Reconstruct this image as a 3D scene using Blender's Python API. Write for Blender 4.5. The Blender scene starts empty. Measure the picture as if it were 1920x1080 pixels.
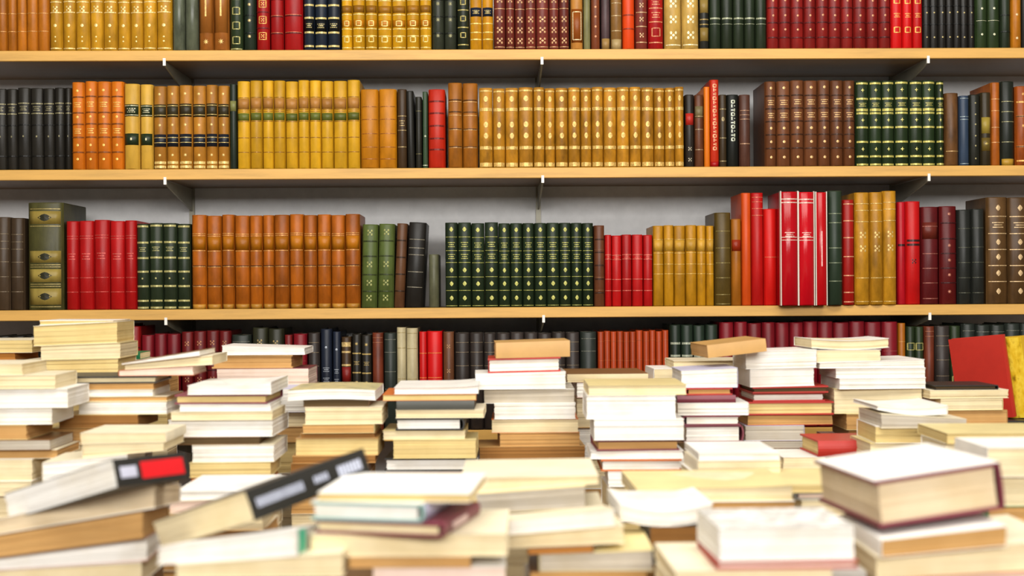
import bpy, bmesh, math, random
from mathutils import Matrix, Vector
random.seed(7)
SC = bpy.context.scene
COL = SC.collection

# ------------------------------------------------------------------ camera
F = 2545.0                     # focal length in pixels of a 1920x1080 frame
ROLL = 0.00615
YAW = math.radians(1.0)
HOR = 545.0                    # horizon row
ZC = 1.25
cam_d = bpy.data.cameras.new('camera')
cam_d.sensor_width = 36.0
cam_d.lens = 36.0 * F / 1920.0
cam_d.shift_y = -(540.0 - HOR) / 1920.0
cam_d.dof.use_dof = True
cam_d.dof.focus_distance = 3.45
cam_d.dof.aperture_fstop = 3.3
cam = bpy.data.objects.new('camera', cam_d)
COL.objects.link(cam)
cam.matrix_world = (Matrix.Translation((0, 0, ZC)) @ Matrix.Rotation(-YAW, 4, 'Z')
                    @ Matrix.Rotation(math.radians(90), 4, 'X') @ Matrix.Rotation(-ROLL, 4, 'Z'))
SC.camera = cam


def P(x, y, Y):
    """pixel of the 1920x1080 photograph -> point on the upright plane at depth Y"""
    dx, dy = x - 960.0, y - 540.0
    dx, dy = dx - (dy + 540 - HOR) * ROLL, dy + dx * ROLL
    a, c = dx / F, -(dy + 540.0 - HOR) / F
    X, D = a * math.cos(YAW) + math.sin(YAW), -a * math.sin(YAW) + math.cos(YAW)
    s = Y / D
    return Vector((X * s, Y, ZC + c * s))


# ------------------------------------------------------------------ light
SC.view_settings.view_transform = 'Standard'
SC.view_settings.look = 'None'
SC.view_settings.gamma = 1.0
SC.view_settings.use_curve_mapping = False
SC.view_settings.exposure = 0.38
w = bpy.data.worlds.new('room_light')
SC.world = w
w.use_nodes = True
w.node_tree.nodes['Background'].inputs[0].default_value = (1.0, 0.97, 0.93, 1)
w.node_tree.nodes['Background'].inputs[1].default_value = 0.12


def area(name, loc, target, sx, sy, power, col):
    d = bpy.data.lights.new(name, 'AREA')
    d.shape = 'RECTANGLE'
    d.size, d.size_y = sx, sy
    d.energy = power
    d.color = col
    o = bpy.data.objects.new(name, d)
    COL.objects.link(o)
    o.location = loc
    o.rotation_euler = (Vector(target) - Vector(loc)).to_track_quat('-Z', 'Y').to_euler()
    return o


area('ceiling_lamp_table', (0.1, 1.3, 3.3), (0.1, 2.2, 0.9), 3.4, 1.0, 80, (1.0, 0.96, 0.90))
area('window_daylight', (0.2, -2.2, 2.5), (0.1, 3.5, 1.7), 4.2, 1.0, 185, (1.0, 0.98, 0.95))


# ------------------------------------------------------------------ materials
def lin(h):
    h = h.lstrip('#')
    r = []
    for i in (0, 2, 4):
        v = int(h[i:i + 2], 16) / 255.0
        r.append(v / 12.92 if v <= 0.04045 else ((v + 0.055) / 1.055) ** 2.4)
    return (r[0], r[1], r[2], 1.0)


MATS = {}


def node_mat(key, build):
    if key in MATS:
        return MATS[key]
    m = bpy.data.materials.new(key)
    m.use_nodes = True
    nt = m.node_tree
    b = nt.nodes['Principled BSDF']
    build(nt, b)
    MATS[key] = m
    return m


def mix_rgb(nt, fac, a, b, mode='MIX'):
    n = nt.nodes.new('ShaderNodeMix')
    n.data_type = 'RGBA'
    n.blend_type = mode
    for sock, v in ((n.inputs[0], fac), (n.inputs[6], a), (n.inputs[7], b)):
        if hasattr(v, 'default_value') or hasattr(v, 'is_output'):
            nt.links.new(v, sock)
        else:
            sock.default_value = v
    return n.outputs[2]


def tex_noise(nt, scale, detail, stretch=(1, 1, 1), rough=0.6):
    tc = nt.nodes.new('ShaderNodeTexCoord')
    oi = nt.nodes.new('ShaderNodeObjectInfo')
    ad = nt.nodes.new('ShaderNodeVectorMath')
    ad.operation = 'MULTIPLY_ADD'
    nt.links.new(tc.outputs['Object'], ad.inputs[0])
    ad.inputs[1].default_value = stretch
    sc = nt.nodes.new('ShaderNodeMath')
    sc.operation = 'MULTIPLY'
    sc.inputs[1].default_value = 37.0
    nt.links.new(oi.outputs['Random'], sc.inputs[0])
    nt.links.new(sc.outputs[0], ad.inputs[2])
    n = nt.nodes.new('ShaderNodeTexNoise')
    n.inputs['Scale'].default_value = scale
    n.inputs['Detail'].default_value = detail
    n.inputs['Roughness'].default_value = rough
    nt.links.new(ad.outputs[0], n.inputs['Vector'])
    return n.outputs['Fac'], oi.outputs['Random']


def ramp(nt, fac, stops):
    r = nt.nodes.new('ShaderNodeValToRGB')
    while len(r.color_ramp.elements) < len(stops):
        r.color_ramp.elements.new(0.5)
    for e, (p, c) in zip(r.color_ramp.elements, stops):
        e.position = p
        e.color = c
    nt.links.new(fac, r.inputs[0])
    return r.outputs[0]


def bump(nt, b, fac, strength, dist=0.001):
    n = nt.nodes.new('ShaderNodeBump')
    n.inputs['Strength'].default_value = strength
    n.inputs['Distance'].default_value = dist
    nt.links.new(fac, n.inputs['Height'])
    nt.links.new(n.outputs[0], b.inputs['Normal'])


def scl(c, k):
    return (min(1, c[0] * k), min(1, c[1] * k), min(1, c[2] * k), 1)


def rich(c, k=1.08, g=0.74):
    l = 0.3 * c[0] + 0.6 * c[1] + 0.1 * c[2]
    return tuple(max(0.004, g * (l + (v - l) * k)) for v in c[:3]) + (1.0,)


def leather(hexc, mottle=0.35, rough=0.42):
    def f(nt, b):
        c = rich(lin(hexc))
        n, rnd = tex_noise(nt, 38, 5, (1, 1, 0.45))
        k = ramp(nt, n, [(0.3, scl(c, 1 - mottle)), (0.55, c), (0.75, scl(c, 1 + mottle * 0.7))])
        v = ramp(nt, rnd, [(0, (0.80, 0.78, 0.74, 1)), (1, (1.14, 1.14, 1.14, 1))])
        nt.links.new(mix_rgb(nt, 1.0, k, v, 'MULTIPLY'), b.inputs['Base Color'])
        b.inputs['Roughness'].default_value = rough
        b.inputs['Specular IOR Level'].default_value = 0.28
        n2, _ = tex_noise(nt, 420, 3)
        bump(nt, b, n2, 0.25, 0.0006)
    return node_mat('leather_%s_%d_%d' % (hexc, mottle * 100, rough * 100), f)


def gilt(hexc='d9b45a'):
    def f(nt, b):
        c = lin(hexc)
        n, _ = tex_noise(nt, 240, 3)
        nt.links.new(ramp(nt, n, [(0.35, scl(c, 0.55)), (0.62, c)]), b.inputs['Base Color'])
        b.inputs['Roughness'].default_value = 0.38
        b.inputs['Metallic'].default_value = 0.25
    return node_mat('gilt_' + hexc, f)


def paper(hexc):
    """stacked page edges: fine streaks along the leaves"""
    def f(nt, b):
        c = lin(hexc)
        n, rnd = tex_noise(nt, 3.0, 6, (1.2, 1.2, 160), 0.75)
        k = ramp(nt, n, [(0.28, scl(c, 0.72)), (0.5, c), (0.8, scl(c, 1.06))])
        n3, _ = tex_noise(nt, 14, 3)
        st = ramp(nt, n3, [(0.3, (0.9, 0.86, 0.78, 1)), (0.6, (1, 1, 1, 1))])
        nt.links.new(mix_rgb(nt, 1.0, k, st, 'MULTIPLY'), b.inputs['Base Color'])
        b.inputs['Roughness'].default_value = 0.85
        bump(nt, b, n, 0.35, 0.0008)
    return node_mat('paper_' + hexc, f)


def card(hexc, rough=0.45):
    """printed or plain cover board, a little stained"""
    def f(nt, b):
        c = lin(hexc)
        n, _ = tex_noise(nt, 11, 5)
        nt.links.new(ramp(nt, n, [(0.3, scl(c, 0.82)), (0.6, c)]), b.inputs['Base Color'])
        b.inputs['Roughness'].default_value = rough
    return node_mat('card_%s' % hexc, f)


def picture_cover(key, cols):
    """a printed cover picture: soft blotches of several inks"""
    def f(nt, b):
        n, _ = tex_noise(nt, 26, 4, (1, 1.6, 1))
        k = len(cols)
        nt.links.new(ramp(nt, n, [(0.3 + 0.4 * i / (k - 1), lin(h)) for i, h in enumerate(cols)]), b.inputs['Base Color'])
        b.inputs['Roughness'].default_value = 0.4
    return node_mat('picture_cover_' + key, f)


def plain(hexc, rough=0.5, metal=0.0):
    def f(nt, b):
        n, _ = tex_noise(nt, 30, 3)
        c = lin(hexc)
        nt.links.new(ramp(nt, n, [(0.3, scl(c, 0.9)), (0.65, c)]), b.inputs['Base Color'])
        b.inputs['Roughness'].default_value = rough
        b.inputs['Metallic'].default_value = metal
    return node_mat('plain_%s_%d' % (hexc, rough * 100), f)


def wood(hexc):
    def f(nt, b):
        c = lin(hexc)
        n, _ = tex_noise(nt, 5, 6, (0.7, 6, 9), 0.7)
        nt.links.new(ramp(nt, n, [(0.3, scl(c, 0.78)), (0.52, c), (0.75, scl(c, 1.12))]), b.inputs['Base Color'])
        b.inputs['Roughness'].default_value = 0.5
        bump(nt, b, n, 0.12, 0.0006)
    return node_mat('wood_' + hexc, f)


# ------------------------------------------------------------------ mesh helpers
def mesh(name, verts, faces, smooth=False):
    m = bpy.data.meshes.new(name)
    m.from_pydata(verts, [], faces)
    bm = bmesh.new()
    bm.from_mesh(m)
    bmesh.ops.recalc_face_normals(bm, faces=bm.faces)
    bm.to_mesh(m)
    bm.free()
    if smooth:
        for p in m.polygons:
            p.use_smooth = True
    m.update()
    return m


def put(name, m, mat, parent=None):
    if mat is not None and not m.materials:
        m.materials.append(mat)
    o = bpy.data.objects.new(name, m)
    COL.objects.link(o)
    if parent is not None:
        o.parent = parent
    return o


def empty(name, loc):
    o = bpy.data.objects.new(name, None)
    o.empty_display_size = 0.02
    COL.objects.link(o)
    o.location = loc
    return o


LABELS = {}


def tag(o, label, cat, group=None, kind=None):
    o['label'] = label
    o['category'] = cat
    if group:
        o['group'] = group
    if kind:
        o['kind'] = kind
    n = len(label.split())
    if not 4 <= n <= 16:
        print('LABEL LENGTH', n, label)
    LABELS.setdefault(label, []).append(o.name)


class MB:
    def __init__(s):
        s.v, s.f = [], []

    def box(s, a, b):
        i = len(s.v)
        for z in (a[2], b[2]):
            s.v += [(a[0], a[1], z), (b[0], a[1], z), (b[0], b[1], z), (a[0], b[1], z)]
        s.f += [(i, i + 3, i + 2, i + 1), (i + 4, i + 5, i + 6, i + 7), (i, i + 1, i + 5, i + 4),
                (i + 1, i + 2, i + 6, i + 5), (i + 2, i + 3, i + 7, i + 6), (i + 3, i, i + 4, i + 7)]

    def prism(s, poly, axis, a, b):
        """poly: 2-D outline in the other two axes"""
        i, n = len(s.v), len(poly)
        for t in (a, b):
            for p in poly:
                q = list(p)
                q.insert(axis, t)
                s.v.append(tuple(q))
        s.f.append(tuple(range(i, i + n)))
        s.f.append(tuple(range(i + 2 * n - 1, i + n - 1, -1)))
        for k in range(n):
            j = (k + 1) % n
            s.f.append((i + k, i + j, i + n + j, i + n + k))

    def make(s, name, smooth=False):
        return mesh(name, s.v, s.f, smooth)


ORD = ['first', 'second', 'third', 'fourth', 'fifth', 'sixth', 'seventh', 'eighth', 'ninth', 'tenth', 'eleventh',
       'twelfth', 'thirteenth', 'fourteenth', 'fifteenth', 'sixteenth', 'seventeenth', 'eighteenth', 'nineteenth']
NUM = ['zero', 'one', 'two', 'three', 'four', 'five', 'six', 'seven', 'eight', 'nine', 'ten', 'eleven', 'twelve',
       'thirteen', 'fourteen', 'fifteen', 'sixteen', 'seventeen', 'eighteen', 'nineteen']

# ------------------------------------------------------------------ the room and the shelving
YS = 3.50                       # plane of the shelf fronts
SD = 0.31                       # shelf depth
YW = YS + SD + 0.012            # face of the wall


def struct(name, m, mat, label, cat):
    o = put(name, m, mat)
    tag(o, label, cat, kind='structure')
    return o


b = MB(); b.box((-4, YW, 0), (4, YW + 0.15, 3.2))
struct('wall_back', b.make('wall_back'), plain('d6d5d4', 0.7), 'pale grey wall behind the book shelves', 'wall')
b = MB(); b.box((-4, -4, -0.1), (4, YW + 0.15, 0))
struct('floor', b.make('floor'), wood('7a5c3a'), 'brown wooden floor under the table of books', 'floor')

Z1, Z2, Z3 = (P(960, 92, YS).z, P(960, 314, YS).z, P(960, 576, YS).z)
Z4 = P(960, 806, YS).z
TH = 0.028
SHELF_NAMES = ['top', 'second', 'third', 'lowest']
SX0, SX1 = -1.75, 1.85
for z, nm, lb in ((Z1, 0, 'tan wooden shelf board at the top, below the uppermost row of books'),
                  (Z2, 1, 'tan wooden shelf board, second from top, under golden and brown sets'),
                  (Z3, 2, 'tan wooden shelf board, third from top, just above the loose piles'),
                  (Z4, 3, 'tan wooden shelf board lowest down, hidden behind the loose piles')):
    r = empty('shelf_board', (0, YS, z))
    tag(r, lb, 'shelf', 'wooden shelves on the wall')
    b = MB(); b.box((SX0, 0.006, -TH + 0.002), (SX1, SD, 0))
    put('board', b.make('board'), wood('6e5330'), r)
    b = MB()
    pr = [(0.006, -TH), (0.0015, -TH + 0.0006), (0, -TH + 0.002), (0, -0.002), (0.0015, -0.0006), (0.006, 0.0)]
    b.prism(pr, 0, SX0, SX1)
    put('edge_strip', b.make('edge_strip'), wood('cc9c4c'), r)

metal = plain('8f8a78', 0.45, 0.2)
for i, bx in enumerate((-410, 310, 1018, 1742, 2450)):
    X = P(bx, 400, YS).x
    st = put('wall_standard', None or (lambda: (lambda q: (q.box((-0.007, -0.009, 0), (0.007, 0, 2.25)), q.make('wall_standard'))[1])(MB()))(), metal)
    st.location = (X, YW, 0.0)
    tag(st, 'grey metal wall standard holding the shelf brackets, %s from left' % ORD[i], 'rail', 'wall standards')
    for z, nm in ((Z1, 'top'), (Z2, 'second'), (Z3, 'third'), (Z4, 'lowest')):
        r = empty('shelf_bracket', (X, YS, z - TH))
        tag(r, 'grey metal bracket under the %s shelf, on %s wall standard from left' % (nm, ORD[i]), 'bracket', 'shelf brackets')
        q = MB(); q.prism([(0.004, -0.0003), (SD, -0.0003), (SD, -0.062), (SD - 0.03, -0.058), (0.03, -0.016), (0.004, -0.011)], 0, -0.002, 0.002)
        put('blade', q.make('blade'), metal, r)
        q = MB(); q.prism([(-.0022, .007), (-.0008, .007), (.004, -.012), (-.0022, -.012)], 0, -.0035, .0035)
        put('tip', q.make('tip'), plain('e8e4da', 0.35), r)

# ------------------------------------------------------------------ shelved leather books


SGW = 0.452


def spine_pt(u, z, w, bulge, eps=0.0):
    x = u * w * SGW
    y = -bulge * (1 - u * u) - eps
    return (x + (eps * u * 0.6), y, z)


def strip(v, f, w, bulge, z0, z1, eps, u0=-1.0, u1=1.0, n=6):
    i = len(v)
    for k in range(n + 1):
        u = u0 + (u1 - u0) * k / n
        v.append(spine_pt(u, z0, w, bulge, 0))
        v.append(spine_pt(u, z0, w, bulge, eps))
        v.append(spine_pt(u, z1, w, bulge, eps))
        v.append(spine_pt(u, z1, w, bulge, 0))
    for k in range(n):
        a, c = i + 4 * k, i + 4 * k + 4
        for s in range(3):
            f.append((a + s, c + s, c + s + 1, a + s + 1))
    f.append((i, i + 1, i + 2, i + 3))
    e = i + 4 * n
    f.append((e, e + 3, e + 2, e + 1))


def blob(v, f, w, bulge, u0, z, pts, eps=0.0005):
    """flat ornament: outline pts (dx, dz) in metres laid on the spine"""
    i = len(v)
    v.append(spine_pt(u0, z, w, bulge, eps + 0.0002))
    for dx, dz in pts:
        v.append(spine_pt(max(-0.97, min(0.97, u0 + dx / (w * SGW))), z + dz, w, bulge, eps))
    n = len(pts)
    for k in range(n):
        f.append((i, i + 1 + k, i + 1 + (k + 1) % n))


def orn(v, f, w, bulge, z, typ, s, rnd):
    ring = lambda rx, rz, n=10: [(rx * math.cos(2 * math.pi * k / n), rz * math.sin(2 * math.pi * k / n)) for k in range(n)]
    if typ == 'dot':
        blob(v, f, w, bulge, 0, z, ring(s, s, 8))
    elif typ == 'oval':
        blob(v, f, w, bulge, 0, z, ring(s, s * 1.5, 10))
    elif typ == 'diamond':
        blob(v, f, w, bulge, 0, z, [(s, 0), (s * .28, s * .4), (0, s * 1.4), (-s * .28, s * .4), (-s, 0), (-s * .28, -s * .4), (0, -s * 1.4), (s * .28, -s * .4)])
    elif typ == 'rhomb':
        blob(v, f, w, bulge, 0, z, [(s, 0), (s * .62, s * .75), (0, s * 1.35), (-s * .62, s * .75), (-s, 0), (-s * .62, -s * .75), (0, -s * 1.35), (s * .62, -s * .75)])
    elif typ == 'flower':
        pts = []
        for k in range(16):
            r = s * (1.25 if k % 2 == 0 else 0.5)
            pts.append((r * math.cos(2 * math.pi * k / 16), r * math.sin(2 * math.pi * k / 16)))
        blob(v, f, w, bulge, 0, z, pts)
    elif typ == 'lozenge':          # wide almond
        blob(v, f, w, bulge, 0, z, [(s * 1.7, 0), (s * .7, s * .7), (0, s * .9), (-s * .7, s * .7), (-s * 1.7, 0), (-s * .7, -s * .7), (0, -s * .9), (s * .7, -s * .7)])
    elif typ == 'frame':
        t = 0.0009
        hw = min(0.9, s / (w * SGW))
        for zz in (z - s * 1.05, z + s * 1.05):
            strip(v, f, w, bulge, zz - t, zz + t, 0.0005, -hw, hw, 4)
        for sg in (-1, 1):
            strip(v, f, w, bulge, z - s * 1.05, z + s * 1.05, 0.0005, sg * hw - t / (w * SGW) * 1.6, sg * hw + t / (w * SGW) * 1.6, 1)
    elif typ == 'tallframe':
        t = 0.0010
        hw = 0.72
        for zz in (z - s, z + s):
            strip(v, f, w, bulge, zz - t, zz + t, 0.0005, -hw, hw, 4)
        for sg in (-1, 1):
            strip(v, f, w, bulge, z - s, z + s, 0.0005, sg * hw - .08, sg * hw + .08, 1)
    elif typ == 'scroll':           # ornate panel: four leaves around a dot
        blob(v, f, w, bulge, 0, z, ring(s * .4, s * .4, 8))
        for sx in (-1, 1):
            for sz in (-1, 1):
                cx, cz = sx * s * .75, sz * s * .75
                blob(v, f, w, bulge, cx / (w * SGW), z + cz, ring(s * .36, s * .5, 7))
    elif typ == 'txt':
        for k in range(3):
            hw = (0.6, 0.42, 0.55)[k]
            zz = z + (1 - k) * s * 0.75
            strip(v, f, w, bulge, zz - s * .13, zz + s * .13, 0.0005, -hw, hw, 3)
    elif typ == 'num':
        strip(v, f, w, bulge, z - s, z + s, 0.0005, -.12, .12, 1)
    elif typ == 'vtxt':             # tall upright lettering that cannot be read
        n = int(s * 1000)
        zz = z
        for k in range(n):
            h = 0.0062
            if k % 3 == 0:
                orn(v, f, w, bulge, zz, 'frame', 0.0036, rnd)
            elif k % 3 == 1:
                strip(v, f, w, bulge, zz - .004, zz + .004, 0.0005, -.3, -.12, 1)
                strip(v, f, w, bulge, zz - .001, zz + .001, 0.0005, -.3, .35, 1)
            else:
                strip(v, f, w, bulge, zz - .0012, zz + .0012, 0.0005, -.35, .35, 2)
                strip(v, f, w, bulge, zz - .004, zz + .004, 0.0005, .15, .35, 1)
            zz -= h * 1.75


PAGES = ['e6d6ad', 'dcc79a', 'efe4c8']


def darker(hx, k=0.62):
    return ''.join('%02x' % int(int(hx[i:i + 2], 16) * k) for i in (0, 2, 4))


def book_meshes(key, st, w, h, d):
    """all part meshes of one style at a nominal size; shared by every volume of a set"""
    bulge = min(0.009, w * 0.24) * st.get('round', 1.0)
    parts = []
    # cover: boards, joints and rounded spine as one leather shell
    t = 0.0026
    sg = SGW
    pr = []
    n = 8
    pr.append((-w / 2 + 0.0006, d)); pr.append((-w / 2 + 0.0006, 0.0065)); pr.append((-w / 2 + 0.0022, 0.0045))
    for k in range(n + 1):
        u = -1 + 2 * k / n
        pr.append((u * w * sg, -bulge * (1 - u * u)))
    pr.append((w / 2 - 0.0022, 0.0045)); pr.append((w / 2 - 0.0006, 0.0065)); pr.append((w / 2 - 0.0006, d))
    pr.append((w / 2 - 0.0006 - t, d)); pr.append((w / 2 - 0.0006 - t, 0.006))
    pr.append((-w / 2 + 0.0006 + t, 0.006)); pr.append((-w / 2 + 0.0006 + t, d))
    b = MB()
    i = len(pr)
    # headcaps: the profile shrinks a little at both ends
    lv = [(0, 0.985), (0.0022, 1.0), (h - 0.0022, 1.0), (h, 0.985)]
    for z, s in lv:
        for (x, y) in pr:
            b.v.append((x * s, y if y > 0.003 else y * (0.7 if s < 1 else 1), z))
    m = len(lv)
    for L in range(m - 1):
        for k in range(i):
            j = (k + 1) % i
            b.f.append((L * i + k, L * i + j, (L + 1) * i + j, (L + 1) * i + k))
    ni = len(pr)
    # end caps: spine wedge and the two boards
    for L in (0, m - 1):
        o = L * i
        core = list(range(2, n + 6 - 1 + 0))
        b.f.append(tuple(o + k for k in [1] + list(range(2, 3 + n + 2)) + [ni - 3, ni - 2]))
        b.f.append((o + 0, o + 1, o + ni - 2, o + ni - 1))
        b.f.append((o + ni - 6, o + ni - 5, o + ni - 4, o + ni - 3))
    cm = b.make('cover')
    for p in cm.polygons:
        if abs(p.normal.z) < 0.5 and p.center.y < 0.004:
            p.use_smooth = True
    cm.materials.append(leather(st['c'], st.get('mot', 0.3), st.get('rough', 0.42)))
    parts.append(('cover', cm))
    b = MB()
    b.box((-w / 2 + t + 0.0008, 0.0064, 0.0035), (w / 2 - t - 0.0008, d - 0.004, h - 0.0035))
    pm = b.make('page_block')
    pm.materials.append(paper(PAGES[len(key) % 3]))
    parts.append(('page_block', pm))
    v, f = [], []
    for q in st.get('bands', []):
        strip(v, f, w, bulge, q * h - 0.0014, q * h + 0.0014, 0.0013, -.97, .97, 6)
    if f:
        mm = mesh('raised_bands', v, f, False)
        mm.materials.append(leather(st.get('bandc') or darker(st['c']), st.get('mot', 0.3), st.get('rough', 0.42)))
        parts.append(('raised_bands', mm))
    for (a, c, hx) in st.get('labels', []):
        v, f = [], []
        strip(v, f, w, bulge, a * h, c * h, 0.00035, -.96, .96, 6)
        mm = mesh('title_label', v, f, True)
        mm.materials.append(leather(hx, 0.2, 0.4))
        parts.append(('title_label', mm))
    if st.get('orn2'):
        v, f = [], []
        for (q, typ, s) in st['orn2']:
            orn(v, f, w, bulge, q * h, typ, s, None)
        mm = mesh('dark_tooling', v, f, False)
        mm.materials.append(leather(st['g2'], 0.2, 0.4))
        parts.append(('dark_tooling', mm))
    if st.get('wrap'):
        b = MB()
        for sx in (-1, 1):
            b.box((sx * (w / 2 - .0014) - .0011, -.0035, -.0001), (sx * (w / 2 - .0014) + .0011, .012, h + .002))
        mm = b.make('plastic_wrapper')
        mm.materials.append(plain('d5cabb', 0.15))
        parts.append(('plastic_wrapper', mm))
    v, f = [], []
    rnd = random.Random(key)
    for (q, th) in st.get('lines', []):
        strip(v, f, w, bulge, (q - th / 2) * h, (q + th / 2) * h, 0.0006, -.93, .93, 6)
    for (q, typ, s) in st.get('orn', []):
        orn(v, f, w, bulge, q * h, typ, s, rnd)
    if f:
        mm = mesh('gilt_tooling', v, f, False)
        mm.materials.append(gilt(st.get('g', 'd9b45a')))
        parts.append(('gilt_tooling', mm))
    return parts


def ln(*q, t=0.012):
    return [(a, t) for a in q]


def og(typ, s, *q):
    return [(a, typ, s) for a in q]


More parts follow.
